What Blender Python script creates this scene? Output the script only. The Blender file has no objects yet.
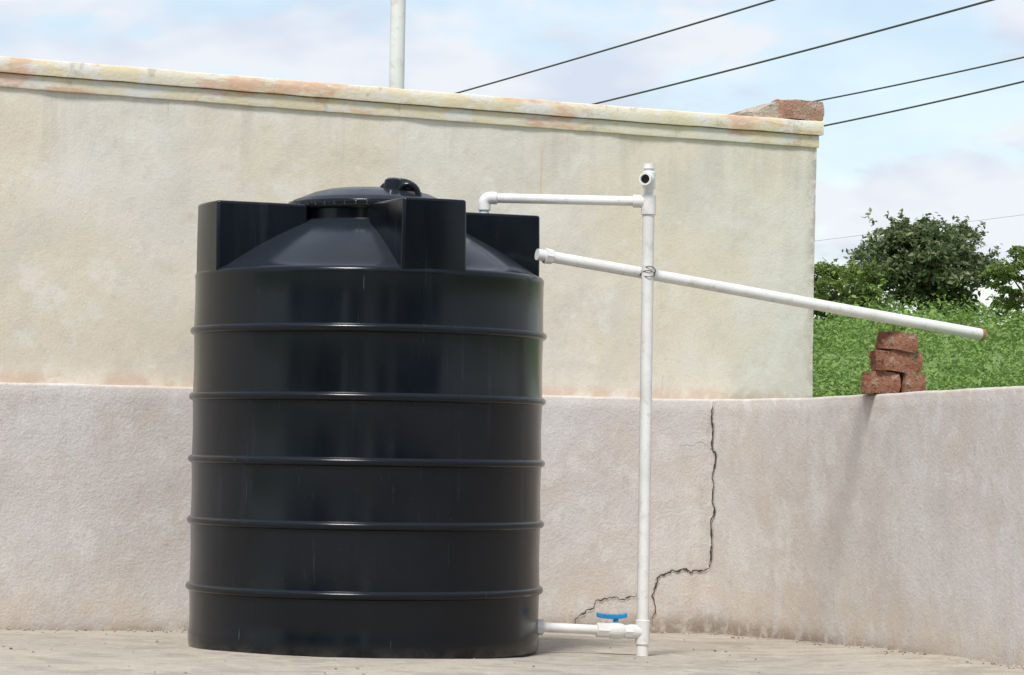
import bpy, bmesh, math, random
import numpy as np
from mathutils import Vector, Matrix, noise as mn

random.seed(7); rng = np.random.default_rng(7)
scene = bpy.context.scene
scene.view_settings.view_transform = 'Standard'
scene.view_settings.look = 'None'
scene.view_settings.exposure = 0

# ------------------------------------------------------------------ helpers
def obj_from(name, verts, faces, mat=None, parent=None, smooth=False):
    me = bpy.data.meshes.new(name)
    me.from_pydata([tuple(v) for v in verts], [], faces)
    me.update()
    o = bpy.data.objects.new(name, me)
    scene.collection.objects.link(o)
    if mat: me.materials.append(mat)
    if parent: o.parent = parent
    if smooth:
        me.polygons.foreach_set('use_smooth', [True]*len(me.polygons))
    return o

def empty(name, loc=(0,0,0)):
    e = bpy.data.objects.new(name, None)
    scene.collection.objects.link(e)
    e.empty_display_size = 0.1
    return e

def bevel(o, w, seg=2, ang=35):
    m = o.modifiers.new('bevel', 'BEVEL'); m.width = w; m.segments = seg
    m.limit_method = 'ANGLE'; m.angle_limit = math.radians(ang)
    return o

def autosmooth(o, ang=40):
    me = o.data
    bm = bmesh.new(); bm.from_mesh(me)
    for f in bm.faces: f.smooth = True
    for e in bm.edges:
        if len(e.link_faces) == 2 and e.calc_face_angle(0) > math.radians(ang):
            e.smooth = False
    bm.to_mesh(me); bm.free()

def tube(name, pts, r, mat, parent=None, n=24, hollow=0.0, caps=True):
    pts = [Vector(p) for p in pts]
    if not hasattr(r, '__len__'): r = [r]*len(pts)
    verts, faces = [], []
    t0 = (pts[1]-pts[0]).normalized()
    ref = Vector((0,0,1)) if abs(t0.z) < .9 else Vector((1,0,0))
    nrm = t0.cross(ref).normalized()
    for i, p in enumerate(pts):
        if i == 0: t = (pts[1]-pts[0]).normalized()
        elif i == len(pts)-1: t = (pts[-1]-pts[-2]).normalized()
        else: t = ((pts[i+1]-p).normalized()+(p-pts[i-1]).normalized()).normalized()
        nrm = (nrm - t*nrm.dot(t)).normalized()
        b = t.cross(nrm)
        for k in range(n):
            a = 2*math.pi*k/n
            verts.append(p + (nrm*math.cos(a)+b*math.sin(a))*r[i])
    m = len(pts)
    for i in range(m-1):
        for k in range(n):
            k2 = (k+1) % n
            faces.append((i*n+k, i*n+k2, (i+1)*n+k2, (i+1)*n+k))
    if hollow > 0:
        t = (pts[-1]-pts[-2]).normalized()
        base = len(verts)
        c = pts[-1]
        ring = [verts[(m-1)*n+k] for k in range(n)]
        for k in range(n): verts.append(c+(ring[k]-c)*hollow)
        for k in range(n): verts.append(c+(ring[k]-c)*hollow - t*r[-1]*2.0)
        for k in range(n):
            k2 = (k+1) % n
            faces.append(((m-1)*n+k, (m-1)*n+k2, base+k2, base+k))
            faces.append((base+k, base+k2, base+n+k2, base+n+k))
        faces.append(tuple(base+n+k for k in range(n)))
        faces.append(tuple(reversed(range(n))))
    elif caps:
        faces.append(tuple(reversed(range(n))))
        faces.append(tuple((m-1)*n+k for k in range(n)))
    o = obj_from(name, verts, faces, mat, parent)
    autosmooth(o, 40)
    return o

def revolve(name, prof, mat, parent=None, center=(0,0), n=160, ang=35):
    verts, faces = [], []
    for (r, z) in prof:
        for k in range(n):
            a = 2*math.pi*k/n
            verts.append((center[0]+r*math.cos(a), center[1]+r*math.sin(a), z))
    for i in range(len(prof)-1):
        for k in range(n):
            k2 = (k+1) % n
            faces.append((i*n+k, i*n+k2, (i+1)*n+k2, (i+1)*n+k))
    faces.append(tuple((len(prof)-1)*n+k for k in range(n)))
    faces.append(tuple(reversed(range(n))))
    o = obj_from(name, verts, faces, mat, parent)
    autosmooth(o, ang)
    return o

def box(name, c, size, mat, parent=None, rotz=0, bev=0.003, jitter=0.0, sub=0, tilt=(0,0)):
    bm = bmesh.new()
    bmesh.ops.create_cube(bm, size=1)
    for v in bm.verts: v.co = Vector((v.co.x*size[0], v.co.y*size[1], v.co.z*size[2]))
    if sub:
        bmesh.ops.subdivide_edges(bm, edges=bm.edges[:], cuts=sub, use_grid_fill=True)
    if jitter:
        off = Vector((c[0]*7.3, c[1]*5.1, c[2]*9.7))
        for v in bm.verts:
            q = v.co
            rx, ry, rz = (abs(q.x)/(size[0]/2), abs(q.y)/(size[1]/2), abs(q.z)/(size[2]/2))
            k = max(0, rx+ry+rz-2.2)
            q *= 1-0.07*k
            v.co = q + mn.noise_vector(q*16+off)*jitter + mn.noise_vector(q*60+off)*jitter*.4 + mn.noise_vector(q*140+off)*jitter*.25
    me = bpy.data.meshes.new(name); bm.to_mesh(me); bm.free()
    o = bpy.data.objects.new(name, me); scene.collection.objects.link(o)
    me.materials.append(mat)
    o.location = c; o.rotation_euler = (tilt[0], tilt[1], rotz)
    if parent: o.parent = parent
    if jitter: 
        autosmooth(o, 60)
    elif bev: bevel(o, bev)
    return o

# ------------------------------------------------------------------ node helpers
class NT:
    def __init__(s, name):
        s.m = bpy.data.materials.new(name); s.m.use_nodes = True
        s.t = s.m.node_tree; s.N = s.t.nodes; s.L = s.t.links
        s.bsdf = s.N['Principled BSDF']
        s.co = s.N.new('ShaderNodeTexCoord').outputs['Object']
    def mapping(s, scale, loc=(0,0,0)):
        n = s.N.new('ShaderNodeMapping'); n.inputs['Scale'].default_value = scale
        n.inputs['Location'].default_value = loc
        s.L.new(s.co, n.inputs['Vector']); return n.outputs[0]
    def noise(s, scale, detail=5, rough=.55, vec=None, dist=0):
        n = s.N.new('ShaderNodeTexNoise'); n.inputs['Scale'].default_value = scale
        n.inputs['Detail'].default_value = min(detail, 4); n.inputs['Roughness'].default_value = rough
        n.inputs['Distortion'].default_value = dist
        s.L.new(vec or s.co, n.inputs['Vector']); return n.outputs['Fac']
    def vor(s, scale, vec=None, feat='F1'):
        n = s.N.new('ShaderNodeTexVoronoi'); n.inputs['Scale'].default_value = scale
        n.feature = feat
        s.L.new(vec or s.co, n.inputs['Vector']); return n.outputs['Distance']
    def ramp(s, fac, lo, hi, a=0.0, b=1.0):
        n = s.N.new('ShaderNodeMapRange'); n.interpolation_type = 'SMOOTHSTEP'
        s.L.new(fac, n.inputs['Value'])
        n.inputs['From Min'].default_value = lo; n.inputs['From Max'].default_value = hi
        n.inputs['To Min'].default_value = a; n.inputs['To Max'].default_value = b
        return n.outputs[0]
    def math(s, op, a, b):
        n = s.N.new('ShaderNodeMath'); n.operation = op
        for i, x in enumerate((a, b)):
            if isinstance(x, (int, float)): n.inputs[i].default_value = x
            else: s.L.new(x, n.inputs[i])
        return n.outputs[0]
    def mix(s, fac, a, b):
        n = s.N.new('ShaderNodeMix'); n.data_type = 'RGBA'
        if isinstance(fac, (int, float)): n.inputs['Factor'].default_value = fac
        else: s.L.new(fac, n.inputs['Factor'])
        for k, x in (('A', a), ('B', b)):
            sock = [i for i in n.inputs if i.name == k and i.type == 'RGBA'][0]
            if isinstance(x, tuple): sock.default_value = (*x, 1)
            else: s.L.new(x, sock)
        return [o for o in n.outputs if o.type == 'RGBA'][0]
    def z(s):
        n = s.N.new('ShaderNodeSeparateXYZ'); s.L.new(s.co, n.inputs[0]); return n.outputs['Z']
    def xyz(s):
        n = s.N.new('ShaderNodeSeparateXYZ'); s.L.new(s.co, n.inputs[0]); return n.outputs
    def bump(s, h, strength, dist=.01, prev=None):
        n = s.N.new('ShaderNodeBump'); n.inputs['Strength'].default_value = strength
        n.inputs['Distance'].default_value = dist
        s.L.new(h, n.inputs['Height'])
        if prev: s.L.new(prev, n.inputs['Normal'])
        return n.outputs[0]
    def set(s, col=None, rough=None, normal=None, **kw):
        for key, x in (('Base Color', col), ('Roughness', rough), ('Normal', normal)):
            if x is None: continue
            if isinstance(x, tuple): s.bsdf.inputs[key].default_value = (*x, 1)
            elif isinstance(x, (int, float)): s.bsdf.inputs[key].default_value = x
            else: s.L.new(x, s.bsdf.inputs[key])
        for k, v in kw.items(): s.bsdf.inputs[k.replace('_', ' ')].default_value = v
        return s.m

# ------------------------------------------------------------------ materials
def mat_tall():
    n = NT('cream_plaster')
    z = n.z()
    c = n.mix(n.ramp(n.noise(1.1, 5, .65), .38, .62), (.74,.70,.625), (.73,.655,.52))
    c = n.mix(n.math('MULTIPLY', n.ramp(n.noise(2.7, 5, .7), .50, .64), .45), c, (.61,.585,.52))
    c = n.mix(n.math('MULTIPLY', n.ramp(n.noise(5.5, 5, .72, n.mapping((1,1,1),(4,2,7))), .52, .66), .55), c, (.79,.765,.70))
    c = n.mix(n.math('MULTIPLY', n.ramp(n.noise(13, 5, .72, n.mapping((1,1,1),(1,6,2))), .54, .68), .35), c, (.60,.53,.42))
    st = n.ramp(n.noise(9, 4, .65, n.mapping((1,1,.09))), .48, .66)
    top = n.ramp(z, 1.5, 1.98)
    c = n.mix(n.math('MULTIPLY', n.math('MULTIPLY', st, top), .36), c, (.50,.46,.39))
    dr = n.ramp(n.noise(26, 2, .5, n.mapping((1,1,.035),(3,1,2))), .68, .72)
    dm = n.ramp(n.noise(1.9, 2, .5, n.mapping((1,1,1),(9,9,1))), .47, .53)
    c = n.mix(n.math('MULTIPLY', n.math('MULTIPLY', dr, dm), .45), c, (.66,.42,.27))
    bl = n.math('MULTIPLY', n.ramp(z, 1.30, .92), n.ramp(n.noise(4, 5, .7), .42, .62))
    c = n.mix(n.math('MULTIPLY', bl, .5), c, (.60,.54,.46))
    bl2 = n.math('MULTIPLY', n.ramp(z, .955, .905), n.ramp(n.noise(8, 5, .65), .38, .54))
    c = n.mix(n.math('MULTIPLY', bl2, .6), c, (.62,.44,.32))
    x = n.xyz()['X']
    ed = n.math('MULTIPLY', n.ramp(x, 1.20, 1.265), n.ramp(n.noise(14, 5, .7), .4, .58))
    c = n.mix(n.math('MULTIPLY', ed, .7), c, (.34,.29,.23))
    pit = n.ramp(n.vor(34), .11, .03)
    pm = n.ramp(n.noise(7, 3, .5), .55, .62)
    c = n.mix(n.math('MULTIPLY', n.math('MULTIPLY', pit, pm), .6), c, (.40,.34,.27))
    sp = n.ramp(n.noise(150, 3, .6), .35, .7)
    c = n.mix(n.math('MULTIPLY', sp, .14), c, (.48,.44,.37))
    b = n.bump(n.noise(110, 4, .6), .32, .004)
    b = n.bump(n.noise(7, 4, .6), .20, .02, b)
    return n.set(c, .92, b, Specular_IOR_Level=.2)

def mat_low():
    n = NT('grey_pink_render')
    z = n.z()
    c = n.mix(n.ramp(n.noise(1.7, 5, .65), .38, .62), (.61,.56,.52), (.66,.63,.60))
    c = n.mix(n.math('MULTIPLY', n.ramp(n.noise(3.2, 5, .7, n.mapping((1,1,1),(5,2,2))), .49, .65), .45), c, (.61,.52,.45))
    c = n.mix(n.math('MULTIPLY', n.ramp(n.noise(7, 5, .72), .51, .64), .6), c, (.72,.695,.66))
    c = n.mix(n.math('MULTIPLY', n.ramp(n.noise(15, 5, .72, n.mapping((1,1,.8),(2,1,7))), .54, .68), .4), c, (.51,.465,.42))
    st = n.ramp(n.noise(11, 4, .6, n.mapping((1,1,.12))), .52, .70)
    c = n.mix(n.math('MULTIPLY', st, .18), c, (.50,.46,.42))
    ft = n.math('MULTIPLY', n.ramp(z, .32, .0), n.ramp(n.noise(6, 5, .65), .36, .6))
    c = n.mix(n.math('MULTIPLY', ft, .5), c, (.62,.50,.38))
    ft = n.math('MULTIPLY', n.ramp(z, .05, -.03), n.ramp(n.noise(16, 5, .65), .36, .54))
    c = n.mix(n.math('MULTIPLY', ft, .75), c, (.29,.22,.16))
    tp = n.math('MULTIPLY', n.ramp(z, .872, .893), n.ramp(n.noise(10, 5, .65), .38, .58))
    c = n.mix(n.math('MULTIPLY', tp, .5), c, (.52,.44,.36))
    sp = n.ramp(n.noise(130, 3, .6), .38, .68)
    c = n.mix(n.math('MULTIPLY', sp, .24), c, (.46,.41,.37))
    b = n.bump(n.noise(85, 4, .68), .42, .007)
    b = n.bump(n.noise(9, 4, .6), .25, .02, b)
    return n.set(c, .93, b, Specular_IOR_Level=.2)

def mat_cornice():
    n = NT('peeling_cornice_paint')
    c = n.mix(n.ramp(n.noise(3.5, 5, .65, n.mapping((1,1,2.4))), .38, .60), (.74,.69,.56), (.72,.63,.43))
    c = n.mix(n.math('MULTIPLY', n.ramp(n.noise(6, 5, .68, n.mapping((1,1,2.2),(3,5,1))), .50, .58), .8), c, (.72,.71,.68))
    c = n.mix(n.math('MULTIPLY', n.ramp(n.noise(3.0, 5, .74, n.mapping((.8,.8,3.0),(7,1,3))), .505, .61), .72), c, (.68,.40,.26))
    c = n.mix(n.math('MULTIPLY', n.ramp(n.noise(9, 5, .74, n.mapping((1,1,1),(2,8,3))), .57, .67), .55), c, (.44,.39,.31))
    b = n.bump(n.noise(50, 4, .7), .45, .006)
    return n.set(c, .9, b, Specular_IOR_Level=.2)

def mat_brick(name='rough_brick', cols=((.27,.11,.066),(.37,.18,.115),(.11,.055,.045)), dust=(.46,.36,.29)):
    n = NT(name)
    c = n.mix(n.ramp(n.noise(12, 5, .7), .36, .64), cols[0], cols[1])
    c = n.mix(n.ramp(n.noise(45, 5, .7), .52, .64), c, cols[2])
    c = n.mix(n.math('MULTIPLY', n.ramp(n.noise(20, 5, .7, n.mapping((1,1,1),(3,3,3))), .51, .64), .7), c, dust)
    b = n.bump(n.noise(80, 5, .75), 1.0, .014)
    return n.set(c, .95, b, Specular_IOR_Level=.15)

def mat_yard():
    n = NT('dusty_concrete')
    c = n.mix(n.ramp(n.noise(1.6, 5, .68), .38, .60), (.46,.41,.34), (.41,.37,.315))
    c = n.mix(n.math('MULTIPLY', n.ramp(n.noise(4.0, 5, .72), .48, .60), .6), c, (.30,.265,.22))
    c = n.mix(n.math('MULTIPLY', n.ramp(n.noise(8, 5, .74, n.mapping((1,1,1),(7,3,0))), .52, .64), .55), c, (.55,.49,.41))
    c = n.mix(n.math('MULTIPLY', n.ramp(n.noise(17, 5, .75, n.mapping((1,1,1),(2,3,0))), .56, .66), .5), c, (.23,.19,.15))
    c = n.mix(n.math('MULTIPLY', n.ramp(n.noise(160, 4, .6), .42, .66), .3), c, (.24,.20,.16))
    b = n.bump(n.noise(110, 4, .7), .35, .005)
    return n.set(c, .94, b, Specular_IOR_Level=.2)

def mat_tank():
    n = NT('black_polyethylene')
    z = n.z()
    base = n.mix(n.ramp(n.noise(2.2, 3, .5), .35, .65), (.0030,.0045,.0070), (.0052,.0075,.0112))
    st = n.ramp(n.noise(17, 4, .65, n.mapping((1,1,.05))), .54, .74)
    pt = n.ramp(n.noise(2.2, 4, .55, n.mapping((1,1,.7),(4,8,1))), .46, .66)
    base = n.mix(n.math('MULTIPLY', n.math('MULTIPLY', st, pt), .065), base, (.17,.21,.27))
    sc = n.ramp(n.noise(75, 3, .6, n.mapping((1,1,.03),(1,7,3))), .66, .76)
    sm = n.ramp(n.noise(4, 4, .6, n.mapping((1,1,1.5),(2,2,2))), .50, .60)
    base = n.mix(n.math('MULTIPLY', n.math('MULTIPLY', sc, sm), .13), base, (.30,.34,.40))
    spk = n.math('MULTIPLY', n.ramp(n.vor(55), .07, .03), n.ramp(n.noise(6, 3, .6), .56, .62))
    base = n.mix(n.math('MULTIPLY', spk, .22), base, (.4,.42,.45))
    ft = n.math('MULTIPLY', n.ramp(z, .06, .0), n.ramp(n.noise(9, 5, .65), .35, .65))
    base = n.mix(n.math('MULTIPLY', ft, .28), base, (.20,.165,.125))
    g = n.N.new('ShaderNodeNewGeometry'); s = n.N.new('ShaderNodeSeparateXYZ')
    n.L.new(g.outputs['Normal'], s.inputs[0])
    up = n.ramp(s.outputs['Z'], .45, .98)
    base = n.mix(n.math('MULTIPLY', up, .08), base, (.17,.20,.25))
    r = n.ramp(n.noise(7, 4, .6, n.mapping((1,1,.25))), .3, .7, .15, .25)
    b = n.bump(n.noise(3.2, 2, .5), .13, .02)
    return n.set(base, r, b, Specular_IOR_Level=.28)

def mat_pvc():
    n = NT('white_pvc')
    c = n.mix(n.ramp(n.noise(6, 5, .6), .4, .7), (.76,.755,.735), (.66,.65,.615))
    c = n.mix(n.math('MULTIPLY', n.ramp(n.noise(30, 5, .7), .54, .66), .35), c, (.46,.40,.33))
    return n.set(c, .42, None, Specular_IOR_Level=.4)

def simple(name, col, rough=.6, var=.3, scale=20, **kw):
    n = NT(name)
    c = n.mix(n.ramp(n.noise(scale, 4, .6), .35, .65), col, tuple(x*(1-var) for x in col))
    return n.set(c, rough, None, **kw)

def mat_leaf(name, a, b, dark, clump_scale):
    n = NT(name)
    g = n.N.new('ShaderNodeNewGeometry')
    c = n.mix(g.outputs['Random Per Island'], a, b)
    c = n.mix(n.ramp(n.noise(clump_scale, 2, .6), .38, .62), c, n.mix(.4, c, dark))
    n.L.new(c, n.bsdf.inputs['Base Color'])
    n.bsdf.inputs['Roughness'].default_value = .5
    n.bsdf.inputs['Specular IOR Level'].default_value = .3
    tr = n.N.new('ShaderNodeBsdfTranslucent'); n.L.new(c, tr.inputs['Color'])
    ms = n.N.new('ShaderNodeMixShader'); ms.inputs[0].default_value = .35
    n.L.new(n.bsdf.outputs[0], ms.inputs[1]); n.L.new(tr.outputs[0], ms.inputs[2])
    n.L.new(ms.outputs[0], n.N['Material Output'].inputs['Surface'])
    return n.m

def mat_terrain():
    n = NT('weedy_soil')
    c = n.mix(n.ramp(n.noise(.8, 5, .65), .36, .62), (.14,.21,.055), (.19,.25,.08))
    c = n.mix(n.ramp(n.noise(9, 5, .7), .52, .62), c, (.09,.14,.04))
    return n.set(c, .95)

M_tall, M_low, M_corn, M_yard, M_tank, M_pvc = mat_tall(), mat_low(), mat_cornice(), mat_yard(), mat_tank(), mat_pvc()
M_brick = mat_brick()
M_stub = mat_brick('weathered_brick', ((.50,.26,.18),(.58,.39,.30),(.37,.22,.16)), (.62,.55,.46))
M_mortar = mat_brick('old_mortar', ((.54,.48,.40),(.64,.57,.48),(.45,.37,.29)), (.62,.44,.33))
M_crack = simple('crack_shadow', (.07,.055,.045), .95, .4)
M_blue = simple('blue_plastic', (.01,.25,.55), .35, .2)
M_bore_shade = simple('bore_shade', (.010,.010,.012), .35, .3)  # near-black for the painted shade in the outlet hole
M_dirt = simple('pipe_grime', (.42,.22,.13), .9, .4, 60)
M_rust = simple('rusty_wire', (.22,.14,.10), .8, .4, 60)
M_wire = simple('cable_sheath', (.085,.078,.075), .6, .3)
M_bark = simple('bark', (.16,.12,.085), .9, .4, 8)
M_terrain = mat_terrain()
M_shrub = mat_leaf('shrub_leaves', (.29,.41,.105), (.17,.29,.07), (.08,.15,.035), .9)
M_tree = mat_leaf('tree_leaves', (.30,.32,.17), (.085,.15,.05), (.04,.075,.025), 1.0)
M_tree2 = mat_leaf('light_tree_leaves', (.29,.38,.10), (.15,.23,.06), (.07,.12,.03), 1.0)
M_peb = simple('pebble_stone', (.44,.38,.31), .95, .5, 9)
M_reflbelt = simple('reflection_belt_dark', (.035,.045,.03), .9, .5, .6)  # for the belt added out of view to darken reflections

# ------------------------------------------------------------------ geometry of the place
A = Vector((.815, 2.0))                       # inner corner of the low wall
DL = Vector((.8852, .4653)).normalized()      # left wall direction (towards the corner)
ctrl = [(.56,2.75),(.815,2.0),(1.098,1.25),(1.354,.30),(1.594,-.80),(1.74,-1.9),(1.80,-3.2),
        (1.77,-4.6),(1.62,-6.2),(1.42,-8.0),(1.25,-9.8),(1.2,-11.5),(1.3,-13)]
def catmull(ctrl, sub=24):
    out = []
    for i in range(1, len(ctrl)-2):
        p0, p1, p2, p3 = [Vector(c) for c in ctrl[i-1:i+3]]
        for k in range(sub):
            t = k/sub
            out.append(.5*((2*p1)+(p2-p0)*t+(2*p0-5*p1+4*p2-p3)*t*t+(-p0+3*p1-3*p2+p3)*t**3))
    out.append(Vector(ctrl[-2]))
    return out
def resample(poly, step):
    out = [poly[0].copy()]; acc = 0
    for a, b in zip(poly, poly[1:]):
        L = (b-a).length; d = step-acc
        while d <= L:
            out.append(a+(b-a)*(d/L)); d += step
        acc = L-(d-step)
    return out
rpath = resample(catmull(ctrl), .03)
lpath = [A - DL*(.03*i) for i in range(1, 260)][::-1]
LOW = lpath + rpath
i0 = len(lpath)
def s_eval(s):
    f = i0 + s/.03; i = max(0, min(len(LOW)-2, int(math.floor(f)))); t = f-i
    p = LOW[i].lerp(LOW[i+1], t); d = (LOW[i+1]-LOW[i]).normalized()
    return p, Vector((d.y, -d.x))            # position and inward (courtyard side) normal

def smooth01(t): t = max(0, min(1, t)); return t*t*(3-2*t)
def gz(x, y):
    return -.02*y - .012*x + .04*smooth01((x-.8)/.8)*(1 if y > -3 else 1)

def sweep(name, path, prof, mat, parent=None, amp=.0, freq=6, capends=True, zbase=None, topvar=None):
    n = len(path); m = len(prof); verts = []; faces = []
    for i, p in enumerate(path):
        d0 = (path[min(i+1,n-1)]-path[max(i-1,0)]).normalized()
        out = Vector((-d0.y, d0.x))
        if 0 < i < n-1:
            a = (path[i]-path[i-1]).normalized(); na = Vector((-a.y, a.x))
            c = max(.4, out.dot(na)); out = out/c
        for j, (o, z, fl) in enumerate(prof):
            q = Vector((p.x+out.x*o, p.y+out.y*o, z))
            if fl: q.z += gz(p.x, p.y)
            elif topvar: q.z += topvar(p)
            if amp:
                nv = mn.noise_vector(q*freq)*amp*(1 if not fl else .3) + mn.noise_vector(q*freq*5)*amp*.35
                q += nv
            verts.append(q)
    for i in range(n-1):
        for j in range(m-1):
            faces.append((i*m+j, (i+1)*m+j, (i+1)*m+j+1, i*m+j+1))
        faces.append((i*m+m-1, (i+1)*m+m-1, (i+1)*m, i*m))
    if capends:
        faces.append(tuple(range(m))); faces.append(tuple((n-1)*m+j for j in reversed(range(m))))
    o = obj_from(name, verts, faces, mat, parent)
    bm = bmesh.new(); bm.from_mesh(o.data); bmesh.ops.recalc_face_normals(bm, faces=bm.faces)
    bm.to_mesh(o.data); bm.free()
    autosmooth(o, 50)
    return o

# ---- low curved wall
lowp = [(0,-.12,True)]+[(0,z,False) for z in np.arange(.08,.86,.04)]+[(.0,.884,False),(.003,.891,False),(.012,.894,False),
        (.07,.895,False),(.125,.893,False),(.137,.885,False),(.14,.85,False),(.14,.4,False),(.14,-.4,False)]
def topvar(p): return .018*smooth01((p.x-1.0)/.7) if p.y < 1.6 else 0
low = sweep('low_boundary_wall', LOW, lowp, M_low, None, .003, 4, True, None, topvar)

def crack(name, pts, w, parent, rough=.012):
    P = [Vector(p) for p in pts]
    for it in range(4):
        Q = [P[0]]
        for a, b in zip(P, P[1:]):
            m = (a+b)/2; d = b-a
            m += Vector((-d.y, d.x))*random.uniform(-.22, .22)
            Q += [m, b]
        P = Q
    verts, faces = [], []
    N = len(P)
    for i, p in enumerate(P):
        d = (P[min(i+1,N-1)]-P[max(i-1,0)]); d.normalize() if d.length else None
        px = Vector((-d.y, d.x))
        ww = w*(.45+.9*abs(mn.noise(Vector((p.x*30, p.y*30, 3)))*1.6))*min(1, 6*min(i+1, N-i)/N+.1)
        for sgn in (-1, 1):
            q = p+px*ww*.5*sgn
            pos, nr = s_eval(q.x)
            pos = pos+nr*.005
            verts.append((pos.x, pos.y, q.y))
    for i in range(N-1): faces.append((2*i, 2*i+1, 2*i+3, 2*i+2))
    return obj_from(name, verts, faces, M_crack, parent)
crack('crack_main', [(.03,.885),(.01,.83),(.025,.77),(.012,.71),(.055,.67),(.02,.57),(.05,.447),(.02,.36),(.03,.305),(.02,.25),(0,.224)], .014, low)
crack('crack_lower', [(0,.224),(-.045,.20),(-.093,.193),(-.14,.205),(-.18,.205),(-.22,.185),(-.25,.172),(-.262,.13),(-.26,.07),(-.27,-.02)], .0090, low)
crack('crack_foot', [(-.33,.115),(-.38,.10),(-.42,.088),(-.47,.098),(-.52,.088),(-.57,.05),(-.60,.03),(-.63,-.01)], .0055, low)
crack('crack_hair', [(-.16,.70),(-.10,.705),(0,.69)], .0016, low)

# ---- tall wall behind with stepped cornice
T0 = Vector((-1.885,.671)); 
tall = empty('cream_plastered_wall')
def tpath(xa, xb, off=0, step=.03):
    n = int(abs(xb-xa)/.8852/step)+1
    nrm = Vector((-DL.y, DL.x))
    out = []
    for i in range(n+1):
        x = xa+(xb-xa)*i/n
        out.append(T0+DL*((x+1.885)/.8852)+nrm*off)
    return out
tp = [(0,-.5,False)]+[(0,z,False) for z in np.arange(.3,1.98,.04)]+[(0,1.99,False),(.22,1.99,False),(.22,1.2,False),(.22,-.5,False)]
sweep('wall_body', tpath(-6.5,1.256), tp, M_tall, tall, .005, 4)
def rect(o0,o1,z0,z1,c=.004):
    return [(o0+.001,z0,False),(o0,z0+c,False),(o0,(z0+z1)/2,False),(o0,z1-c,False),(o0+c,z1,False),(o1-c,z1,False),(o1,z1-c,False),(o1,z0,False)]
def cv(p): return .010*smooth01((.6-p.x)/3.0)
sweep('cornice_lower_band', tpath(-6.5,1.264), rect(-.011,.232,1.956,2.006), M_corn, tall, .0018, 9, topvar=cv)
sweep('cornice_upper_band', tpath(-6.5,1.276), rect(-.024,.246,2.0075,2.064), M_corn, tall, .0022, 9, topvar=cv)
rz = math.atan2(DL.y, DL.x)
def on_tall(x, off, z):
    nrm = Vector((-DL.y, DL.x)); p = T0+DL*((x+1.885)/.8852)+nrm*off
    return (p.x, p.y, z)
stub = empty('broken_brick_pier')
box('brick_course_a', on_tall(1.190,.03,2.106), (.20,.10,.082), M_stub, stub, rz, jitter=.006, sub=10)
box('brick_course_b', on_tall(1.205,.14,2.103), (.17,.11,.075), M_stub, stub, rz+.05, jitter=.006, sub=10)
W = [(.84,2.058),(.93,2.070),(1.0,2.092),(1.05,2.117),(1.09,2.140),(1.125,2.10),(1.125,2.055)]
bm = bmesh.new()
fr = [bm.verts.new(on_tall(x,.012,z)) for x,z in W]; bk = [bm.verts.new(on_tall(x-.02,.17,z-.01)) for x,z in W]
bm.faces.new(fr); bm.faces.new(bk[::-1])
for i in range(len(W)):
    j=(i+1)%len(W); bm.faces.new((fr[j],fr[i],bk[i],bk[j]))
bmesh.ops.triangulate(bm, faces=bm.faces[:])
bmesh.ops.subdivide_edges(bm, edges=bm.edges[:], cuts=3, use_grid_fill=True)
for v in bm.verts: v.co += mn.noise_vector(v.co*25)*.008
bmesh.ops.recalc_face_normals(bm, faces=bm.faces)
me = bpy.data.meshes.new('mortar_wedge'); bm.to_mesh(me); bm.free(); me.materials.append(M_mortar)
o = bpy.data.objects.new('mortar_wedge', me); scene.collection.objects.link(o); o.parent = stub

# ---- yard floor
def xr_of(y):
    for a, b in zip(rpath, rpath[1:]):
        if a.y >= y >= b.y:
            return a.x+(b.x-a.x)*((a.y-y)/(a.y-b.y+1e-9))
    return rpath[0].x if y > 2 else rpath[-1].x
def xl_of(y):
    x = -1.848 + (y-.6)/.5257
    return max(-6.3, x)
rows = list(np.arange(-12.5,-1.5,.25))+list(np.arange(-1.5,2.03,.02))
NX = 200; verts=[]; faces=[]
for y in rows:
    a = xl_of(y)-.10; b = xr_of(y)+.05
    for i in range(NX+1):
        x = a+(b-a)*i/NX
        q = Vector((x,y,0))
        z = gz(x,y)+mn.noise(q*2.2)*.006+mn.noise(q*9)*.0013+mn.noise(q*30)*.0004
        verts.append((x,y,z))
for r in range(len(rows)-1):
    for i in range(NX):
        k=r*(NX+1)+i; faces.append((k,k+1,k+NX+2,k+NX+1))
obj_from('concrete_yard', verts, faces, M_yard, None, True)

verts=[]; faces=[]
ico = bmesh.new(); bmesh.ops.create_icosphere(ico, subdivisions=1, radius=1)
iv=[v.co.copy() for v in ico.verts]; ifc=[[v.index for v in f.verts] for f in ico.faces]; ico.free()
for k in range(420):
    if random.random()<.6:
        s = random.uniform(-3.2,3.2); p,nr = s_eval(s); p = p+nr*abs(random.gauss(0,.05)+.01)
        r = random.uniform(.002,.0065)
    else:
        p = Vector((random.uniform(-2.2,1.5), random.uniform(-1.6,1.5))); r = random.uniform(.0015,.005)
        if p.x > xr_of(p.y)-.02 or p.x < xl_of(p.y): continue
        if (p-Vector((-.483,0))).length < .61: continue
    if random.random()<.03: r*=1.8
    R = Matrix.Rotation(random.uniform(0,6.28),3,'Z')@Matrix.Rotation(random.uniform(0,6.28),3,'X')
    sc = Vector((random.uniform(.7,1.5),random.uniform(.7,1.2),random.uniform(.5,.9)))
    b0=len(verts)
    for v in iv:
        q = R@Vector((v.x*sc.x,v.y*sc.y,v.z*sc.z))*r*(1+.25*mn.noise(v*3+Vector((k,0,0))))
        verts.append((p.x+q.x,p.y+q.y,gz(p.x,p.y)+r*.35+q.z))
    faces += [[b0+i for i in f] for f in ifc]
obj_from('pebbles', verts, faces, M_peb)

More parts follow.
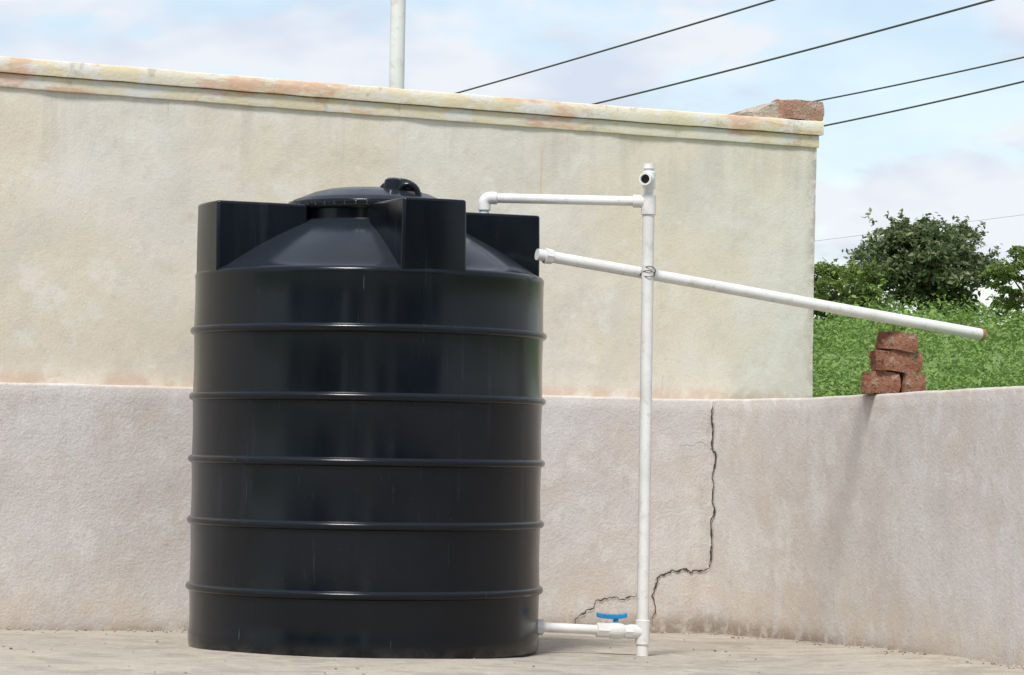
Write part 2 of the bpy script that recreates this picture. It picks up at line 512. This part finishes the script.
# ------------------------------------------------------------------ water tank
tank = empty('water_tank')
C = (-.483, 0.0)
rings = [1.066,.846,.638,.434,.213]
prof = [(.50,.0),(.570,.0),(.582,.006),(.589,.020),(.591,.045)]
def ringprof(zr):
    out=[]
    out.append((.5885,zr-.022))
    out.append((.5890,zr-.014))
    for a in range(-70,71,20):
        out.append((.5885+.0130*math.cos(math.radians(a)), zr+.0130*math.sin(math.radians(a))))
    out.append((.5890,zr+.014)); out.append((.5885,zr+.022))
    return out
last=.045
for zr in reversed(rings):
    zz = zr-.022
    for t in (.2,.5,.8):
        prof.append((.5885-.002*math.sin(math.pi*t), last+(zz-last)*t))
    prof += ringprof(zr); last = zr+.022
prof += [(.587,1.15),(.5875,1.236),(.589,1.246),(.5885,1.254),(.583,1.262),(.573,1.266),(.560,1.272)]
for t in np.linspace(.05,1,10):
    prof.append((.560-(.560-.290)*t, 1.272+(1.428-1.272)*(t+.05*math.sin(math.pi*t))))
prof += [(.280,1.433),(.266,1.436),(.258,1.441),(.258,1.484)]
revolve('tank_body', prof, M_tank, tank, C, 192, 50)
lid = [(.264,1.474),(.279,1.475),(.283,1.479),(.283,1.500),(.280,1.505),(.268,1.508),(.264,1.513),(.245,1.520),
       (.20,1.539),(.16,1.550),(.12,1.556),(.05,1.558),(.01,1.558)]
revolve('lid', lid, M_tank, tank, C, 128, 50)
for k in range(48):
    a = 2*math.pi*k/48
    box('lid_rib_%d'%k, (C[0]+.283*math.cos(a), C[1]+.283*math.sin(a), 1.490), (.005,.008,.014), M_tank, tank, a, .0015)
for k, az in enumerate((23.5,113.5,203.5,293.5)):
    a = math.radians(az); d = Vector((math.sin(a),-math.cos(a))); t = Vector((math.cos(a), math.sin(a)))
    bm = bmesh.new()
    layers=[]
    for z,w,ro in ((1.225,.1135,.5765),(1.27,.113,.5785),(1.38,.111,.579),(1.487,.109,.578)):
        ring=[]
        for u_ in (-1,-.66,-.33,0,.33,.66,1):
            rr = ro+.007*(1-u_*u_)
            ring.append((rr,u_*w))
        ring += [(.265,w),(.265,-w)]
        layers.append([bm.verts.new((C[0]+d.x*r_+t.x*s_, C[1]+d.y*r_+t.y*s_, z)) for r_,s_ in ring])
    n_=len(layers[0])
    for l0,l1 in zip(layers,layers[1:]):
        for i in range(n_):
            j=(i+1)%n_; bm.faces.new((l0[i],l0[j],l1[j],l1[i]))
    bm.faces.new(layers[-1]); bm.faces.new(layers[0][::-1])
    bmesh.ops.recalc_face_normals(bm, faces=bm.faces)
    me = bpy.data.meshes.new('corner_lug_%d'%(k+1)); bm.to_mesh(me); bm.free(); me.materials.append(M_tank)
    o = bpy.data.objects.new(me.name, me); scene.collection.objects.link(o); o.parent = tank
    autosmooth(o, 30)
    bv = bevel(o, .009, 3, 50)
lx, ly = -.385, -.12
arc=[(lx+.060*math.cos(t_), ly+.012*math.sin(t_), 1.532+.036*math.sin(t_)) for t_ in np.linspace(math.pi,0,16)]
tube('latch_strap', arc, [.012+.007*math.sin(math.pi*i/15) for i in range(16)], M_tank, tank, 12)
arc=[(lx+.030+.034*math.cos(t_), ly-.035, 1.524+.038*math.sin(t_)) for t_ in np.linspace(math.pi,0,12)]
tube('latch_loop', arc, .010, M_tank, tank, 10)
tube('latch_boss', [(lx-.020,ly,1.50),(lx-.020,ly,1.560),(lx-.020,ly,1.580),(lx-.020,ly,1.586)], [.036,.034,.028,.018], M_tank, tank, 20)
box('latch_plate', (lx+.01,ly-.01,1.522), (.13,.07,.035), M_tank, tank, .1, .008)

# ------------------------------------------------------------------ PVC pipework
pw = empty('pvc_pipework')
RX, RY = .4585, .07
tube('riser', [(RX,RY,-.03),(RX,RY,1.52)], .0205, M_pvc, pw)
tube('riser_tee', [(RX,RY,1.490),(RX,RY,1.492),(RX,RY,1.558),(RX,RY,1.560)], [.0225,.0255,.0255,.0225], M_pvc, pw)
tube('riser_top', [(RX,RY,1.55),(RX,RY,1.654)], .0165, M_pvc, pw)
tube('top_tee', [(RX,RY,1.580),(RX,RY,1.583),(RX,RY,1.636),(RX,RY,1.639)], [.019,.0225,.0225,.019], M_pvc, pw)
tube('top_cap', [(RX,RY,1.648),(RX,RY,1.664)], [.021,.020], M_pvc, pw)
tube('open_outlet', [(RX,RY,1.611),(RX-.016,RY-.050,1.609)], .0215, M_pvc, pw, 24, hollow=.74)
tube('outlet_dark_bore', [(RX-.004,RY-.018,1.6105),(RX-.0115,RY-.036,1.6095)], .0157, M_bore_shade, pw)  # black plug, stands in for the shade inside the open outlet
E = Vector((-.102,.105,1.543))
S = Vector((RX,RY,1.536)); dd=(E-S).normalized()
tube('vent_run', [S+dd*.02, E-dd*.03], .0165, M_pvc, pw)
tube('tee_branch', [S+dd*.015, S+dd*.052, S+dd*.054], [.0220,.0220,.018], M_pvc, pw)
elb=[E-dd*.045, E-dd*.043]
for t_ in np.linspace(0,math.pi/2,8):
    c0 = E-dd*.022+Vector((0,0,-.022))
    elb.append(c0+dd*.022*math.sin(t_)+Vector((0,0,.022))*math.cos(t_))
elb += [elb[-1]+Vector((0,0,-.020)), elb[-1]+Vector((0,0,-.022))]
tube('vent_elbow', elb, [.018]+[.0215]*(len(elb)-2)+[.018], M_pvc, pw)
tube('vent_drop', [elb[-2], (elb[-2].x,elb[-2].y,1.47)], .0165, M_pvc, pw)
o0 = Vector((.085,-.02,.090)); o1 = Vector((RX,RY,.072)); od=(o1-o0).normalized()
tube('outlet_pipe', [o0,o1], .0165, M_pvc, pw)
def along(t): return o0+od*t
tube('tank_connector', [along(0),along(.035),along(.037)], [.027,.027,.020], M_pvc, pw, 8)
tube('valve_end_a', [along(.222),along(.224),along(.262),along(.264)], [.020,.0245,.0245,.021], M_pvc, pw, 8)
tube('valve_body', [along(.255),along(.262),along(.272),along(.290),along(.308),along(.318),along(.325)], [.020,.0235,.0275,.029,.0275,.0235,.020], M_pvc, pw)
tube('valve_end_b', [along(.318),along(.320),along(.356),along(.358)], [.021,.0245,.0245,.020], M_pvc, pw, 8)
vb = along(.290)
tube('valve_stem', [vb+Vector((0,0,.02)),vb+Vector((0,0,.044))], .009, M_blue, pw)
hb = vb+Vector((-.014,-.004,.048))
verts=[];faces=[]
hp=[(-.052,.012),(-.030,.013),(-.016,.009),(.0,.015),(.016,.009),(.030,.013),(.052,.012)]
for (x_,w_) in hp:
    for (yy,zz) in ((-w_,-.008),(w_,-.008),(w_,.008),(-w_,.008)):
        verts.append(hb+Vector((x_,yy,zz+.006*(abs(x_)/.052)**2)))
for i in range(len(hp)-1):
    for k in range(4):
        k2=(k+1)%4; faces.append((i*4+k,i*4+k2,(i+1)*4+k2,(i+1)*4+k))
faces += [(3,2,1,0), tuple(len(verts)-4+k for k in range(4))]
h=obj_from('valve_handle',verts,faces,M_blue,pw); bevel(h,.003,2)
tube('riser_foot_tee', [(RX,RY,.030),(RX,RY,.032),(RX,RY,.112),(RX,RY,.114)], [.0215,.0245,.0245,.0215], M_pvc, pw)
tube('foot_tee_branch', [along(.345),o1], .0240, M_pvc, pw)

ip = empty('inlet_pipe')
P0 = Vector((.080,-.030,1.3435)); P1=Vector((1.359,.50,1.167)); P2=Vector((1.695,.642,1.121))
mid=P0.lerp(P1,.42)+Vector((0,0,.002)); 
tube('pipe_run', [P0, mid, P1, P1.lerp(P2,.97)], [.0195,.0195,.0205,.0210], M_pvc, ip, 24, hollow=.86)
du=(P1-P0).normalized()
tube('dirty_end', [P1.lerp(P2,.965),P1.lerp(P2,1.0)], .0216, M_dirt, ip, 20, hollow=.84)
tube('tank_flange', [P0+du*.028,P0+du*.055,P0+du*.057], [.027,.025,.021], M_pvc, ip, 8)
cr = P0+(P1-P0)*((RX-P0.x)/(P1.x-P0.x))
for k in range(3):
    zt = cr.z-.006+.007*k
    pts=[]
    ymid=(cr.y+RY)/2; hy=(cr.y-RY)/2+.026
    for a in np.linspace(0,2*math.pi,20):
        pts.append((RX+.024*math.cos(a)+.002*k, ymid+hy*math.sin(a), zt+.014*math.sin(a)*(1 if k%2 else -1)))
    tube('wire_tie_%d'%k, pts, .0016, M_rust, ip, 6)

bx, by = 1.367, .565
zt=.905
box('brick', (bx-.047,by+.01,zt+.036), (.135,.10,.076), M_brick, None, -.10, jitter=.007, sub=10)
box('brick', (bx+.060,by-.01,zt+.035), (.078,.10,.074), M_brick, None, .15, jitter=.007, sub=10)
box('brick', (bx+.004,by,zt+.112), (.170,.10,.074), M_brick, None, .12, jitter=.009, sub=10, tilt=(0,.03))
box('brick', (bx+.008,by-.01,zt+.184), (.138,.10,.066), M_brick, None, -.05, jitter=.008, sub=10, tilt=(0,.07))

# ------------------------------------------------------------------ pole and cables behind
pole = tube('white_pole', [(-.566,4.0,-.4),(-.566,4.0,2.3),(-.566,4.0,4.6),(-.566,4.0,4.62)], [.036,.036,.036,.028], M_pvc, None)
def cable(a, b, r, sag=.10):
    a=Vector(a); b=Vector(b); d=b-a
    p=[]
    for t in np.linspace(-1.2,2.2,60):
        q=a+d*t; q.z += sag*((t-.5)**2-.25)
        p.append(q)
    tube('overhead_cable', p, r, M_wire, None, 8)
cable((-1.03,30,5.34),(2.86,20,5.32),.0115,.05)
cable((.87,30,5.24),(4.99,20,5.32),.0125,.10)
cable((3.84,30,5.33),(6.0,25,5.35),.011,.06)
cable((3.85,30,4.97),(6.0,25,5.06),.012,.06)
cable((5.8,50,4.81),(10.3,50,5.45),.003,.0)

# ------------------------------------------------------------------ terrain
def tz(x, D):
    if D < 14: z = -.35
    elif D < 30: z = -.35+(1.15+.35)*smooth01((D-14)/18)
    else: z = None
    lin = 1.0+.057*(D-30)
    if D >= 30:
        z = lin if D < 95 else lin-(.057)*(D-95)*1.05
        z = max(z, 1.0)
    else: z = min(z, lin) if D>25 else min(z, max(lin,-.35))
    if D > 18: z += .15*mn.noise(Vector((x*.15,D*.15,0)))
    return z
Ds = list(np.arange(-60,14,6))+list(np.arange(14,120,1.5))+list(np.geomspace(121,1500,24))
Ds = [-1500,-700,-300,-150,-90]+Ds
Xs = list(-np.geomspace(60,1500,12)[::-1])+list(np.arange(-58,60,2.0))+list(np.geomspace(61,1500,12))
verts=[];faces=[]
for D in Ds:
    for x in Xs: verts.append((x, D-10, tz(x,D)))
nx=len(Xs)
for r in range(len(Ds)-1):
    for i in range(nx-1):
        k=r*nx+i; faces.append((k,k+1,k+nx+1,k+nx))
obj_from('ground', verts, faces, M_terrain, None, True)

# ------------------------------------------------------------------ foliage
def leaves_mesh(name, centers, sizes, mat, parent=None, upbias=.5):
    n=len(centers); c=np.asarray(centers); s=np.asarray(sizes)[:,None]
    nr = rng.normal(size=(n,3)); nr[:,2]=np.abs(nr[:,2])+upbias; nr/=np.linalg.norm(nr,axis=1)[:,None]
    a = rng.normal(size=(n,3)); t=np.cross(nr,a); t/=np.linalg.norm(t,axis=1)[:,None]
    b = np.cross(nr,t)
    w = rng.uniform(.35,.6,(n,1))
    v0=c-t*s; v1=c+b*s*w+nr*s*.15; v2=c+t*s; v3=c-b*s*w+nr*s*.15
    V=np.stack([v0,v1,v2,v3],1).reshape(-1,3)
    me=bpy.data.meshes.new(name)
    me.vertices.add(4*n); me.vertices.foreach_set('co',V.ravel().astype(np.float32))
    me.loops.add(4*n); me.loops.foreach_set('vertex_index',np.arange(4*n,dtype=np.int32))
    me.polygons.add(n); me.polygons.foreach_set('loop_start',np.arange(0,4*n,4,dtype=np.int32))
    me.polygons.foreach_set('loop_total',np.full(n,4,dtype=np.int32))
    me.update(calc_edges=True); me.materials.append(mat)
    o=bpy.data.objects.new(name,me); scene.collection.objects.link(o)
    if parent: o.parent=parent
    return o

def shell(n, rad):
    d = rng.normal(size=(n,3)); d/=np.linalg.norm(d,axis=1)[:,None]
    d[:,2]=np.where(d[:,2]<-.2,-d[:,2],d[:,2])
    r = rng.uniform(.45,1.0,(n,1))**.6
    return d*r*np.array(rad)

cs=[];sz=[]
for k in range(760):
    inv = rng.uniform(1/98., 1/22.); D=1/inv
    x = D*rng.uniform(.06,.22)
    if rng.random()<.12: x = D*rng.uniform(-.2,.04)
    big = rng.random()<.25
    rad = rng.uniform(.004,.010)*D*(1.7 if big else 1)
    nl = 190 if big else 110
    lf = .0010*D*rng.uniform(.6,1.35)
    p = shell(nl,(rad,rad,rad*rng.uniform(.4,.8)))
    p[:,2]+= (rng.random(nl)<.12)*rng.uniform(0,rad*.6,nl)
    p += np.array([x,D-10,tz(x,D)+rad*.15])
    cs.append(p); sz.append(np.full(nl,lf)*rng.uniform(.6,1.3,nl))
leaves_mesh('shrub_mass', np.concatenate(cs), np.concatenate(sz), M_shrub, None, .7)

def tree(name, x, D, ztop, hw, mat, nb=30, leaf=.11, dens=230):
    root=empty(name); gz0=tz(x,D)-.1; y=D-10; H=ztop-gz0
    base=Vector((x,y,gz0)); cz=gz0+H*.50
    tube('trunk',[base, base+Vector((.08,0,H*.15)), base+Vector((.02,.05,H*.33))],[.045*H,.035*H,.028*H],M_bark,root,10)
    f=base+Vector((.02,.05,H*.32))
    cs=[];sz=[]
    for k in range(nb):
        while True:
            q=rng.uniform(-1,1,3)
            if np.dot(q,q)<1 and np.dot(q,q)>.12: break
        e=Vector((x+q[0]*hw*.84, y+q[1]*hw*.8, cz+q[2]*H*.42))
        if k<14:
            m=f.lerp(e,.5)+Vector((0,0,-H*.03))
            tube('limb_%d'%k,[f,m,e],[.020*H,.012*H,.004*H],M_bark,root,6)
        rad=hw*rng.uniform(.14,.27)
        n=int(dens*rng.uniform(.6,1.2))
        p=shell(n,(rad,rad,rad*.8))+np.array(e)
        cs.append(p); sz.append(leaf*rng.uniform(.5,1.2,n))
        for _ in range(3):
            n2=16; d=rng.normal(size=(1,3)); d[0,2]=abs(d[0,2]); d/=np.linalg.norm(d)
            tt=rng.uniform(.8,1.6,(n2,1))
            cs.append(np.array(e)+d*tt*rad+rng.normal(size=(n2,3))*rad*.10); sz.append(leaf*rng.uniform(.5,1.0,n2))
    leaves_mesh('crown', np.concatenate(cs), np.concatenate(sz), mat, root, .4)
tree('tree', 13.0, 92, 7.75, 2.65, M_tree, 85, .125, 200)
tree('tree', 9.4, 84, 6.0, 1.6, M_tree2, 50, .085, 190)
tree('tree', 15.5, 88, 6.95, 1.55, M_tree2, 48, .09, 190)
tree('tree', 6.2, 90, 6.2, 1.9, M_tree, 24, .11)
tree('tree', 18.4, 93, 7.3, 2.1, M_tree, 26, .12)

# unseen canopy belt added behind the camera; darkens tank reflections, gaps give streaks
cs=[];sz=[]
for k in range(170):
    x = rng.uniform(-38,38)
    if -.75 < x < 3.0: continue
    if 9.0 < x < 11.5: continue
    if -9.5 < x < -7: continue
    y = -34+rng.uniform(-2,2)
    rad = rng.uniform(1.6,2.4)
    if abs(x-1.1) < 4.2 or abs(x-10.2) < 3 or abs(x+8.2) < 3: rad = .6
    for zc in (1.2,2.6,4.0,5.4,6.6):
        nl=50
        p = shell(nl,(rad,rad,rad))+np.array([x,y,zc+rng.uniform(-.5,.5)])
        cs.append(p); sz.append(rng.uniform(.3,.5,nl))
leaves_mesh('added_reflection_belt', np.concatenate(cs), np.concatenate(sz), M_reflbelt, None, 0)

# ------------------------------------------------------------------ light
EL, AZ = math.radians(56), math.radians(18)
sdir = Vector((-math.sin(AZ)*math.cos(EL), -math.cos(AZ)*math.cos(EL), math.sin(EL)))
ld = bpy.data.lights.new('sun','SUN'); ld.energy=3.75; ld.angle=math.radians(13); ld.color=(1,.97,.92)
lo = bpy.data.objects.new('sun', ld); scene.collection.objects.link(lo)
lo.rotation_euler = sdir.to_track_quat('Z','Y').to_euler(); lo.location=(-1,-6,9)

w = bpy.data.worlds.new('World'); scene.world=w; w.use_nodes=True
T=w.node_tree; N=T.nodes; L=T.links
bg=N['Background']; out=N['World Output']
sky=N.new('ShaderNodeTexSky'); sky.sky_type='NISHITA'; sky.sun_disc=False
sky.sun_elevation=EL; sky.sun_rotation=math.radians(198); sky.air_density=1.2; sky.dust_density=.2; sky.ozone_density=2.0
L.new(sky.outputs[0],bg.inputs[0]); bg.inputs[1].default_value=.15
tc=N.new('ShaderNodeTexCoord'); mp=N.new('ShaderNodeMapping'); mp.inputs['Scale'].default_value=(6,6,13); mp.inputs['Location'].default_value=(2.3,.4,2.1)
L.new(tc.outputs['Generated'],mp.inputs[0])
nz=N.new('ShaderNodeTexNoise'); nz.inputs['Scale'].default_value=2.3; nz.inputs['Detail'].default_value=7; nz.inputs['Roughness'].default_value=.54
L.new(mp.outputs[0],nz.inputs['Vector'])
mr=N.new('ShaderNodeMapRange'); mr.interpolation_type='SMOOTHSTEP'
L.new(nz.outputs['Fac'],mr.inputs['Value']); mr.inputs['From Min'].default_value=.46; mr.inputs['From Max'].default_value=.57
mr.inputs['To Min'].default_value=.42; mr.inputs['To Max'].default_value=.95
nz2=N.new('ShaderNodeTexNoise'); nz2.inputs['Scale'].default_value=3.2; nz2.inputs['Detail'].default_value=3
L.new(mp.outputs[0],nz2.inputs['Vector'])
cr_=N.new('ShaderNodeValToRGB'); cr_.color_ramp.elements[0].position=.38; cr_.color_ramp.elements[0].color=(.72,.78,.91,1)
cr_.color_ramp.elements[1].position=.58; cr_.color_ramp.elements[1].color=(.90,.93,.99,1)
L.new(nz2.outputs['Fac'],cr_.inputs[0])
bg2=N.new('ShaderNodeBackground'); bg2.inputs[1].default_value=.97
L.new(cr_.outputs[0],bg2.inputs[0])
mx=N.new('ShaderNodeMixShader'); L.new(mr.outputs[0],mx.inputs[0]); L.new(bg.outputs[0],mx.inputs[1]); L.new(bg2.outputs[0],mx.inputs[2])
L.new(mx.outputs[0],out.inputs['Surface'])

# ------------------------------------------------------------------ camera
cd=bpy.data.cameras.new('camera'); cam=bpy.data.objects.new('camera',cd); scene.collection.objects.link(cam)
cd.sensor_width=36; cd.lens=104.06; cd.clip_start=.05; cd.clip_end=4000
cam.matrix_world = Matrix.Translation((0,-10,.715)) @ Matrix.Rotation(math.radians(91.99),4,'X') @ Matrix.Rotation(math.radians(.9),4,'Z')
scene.camera=cam
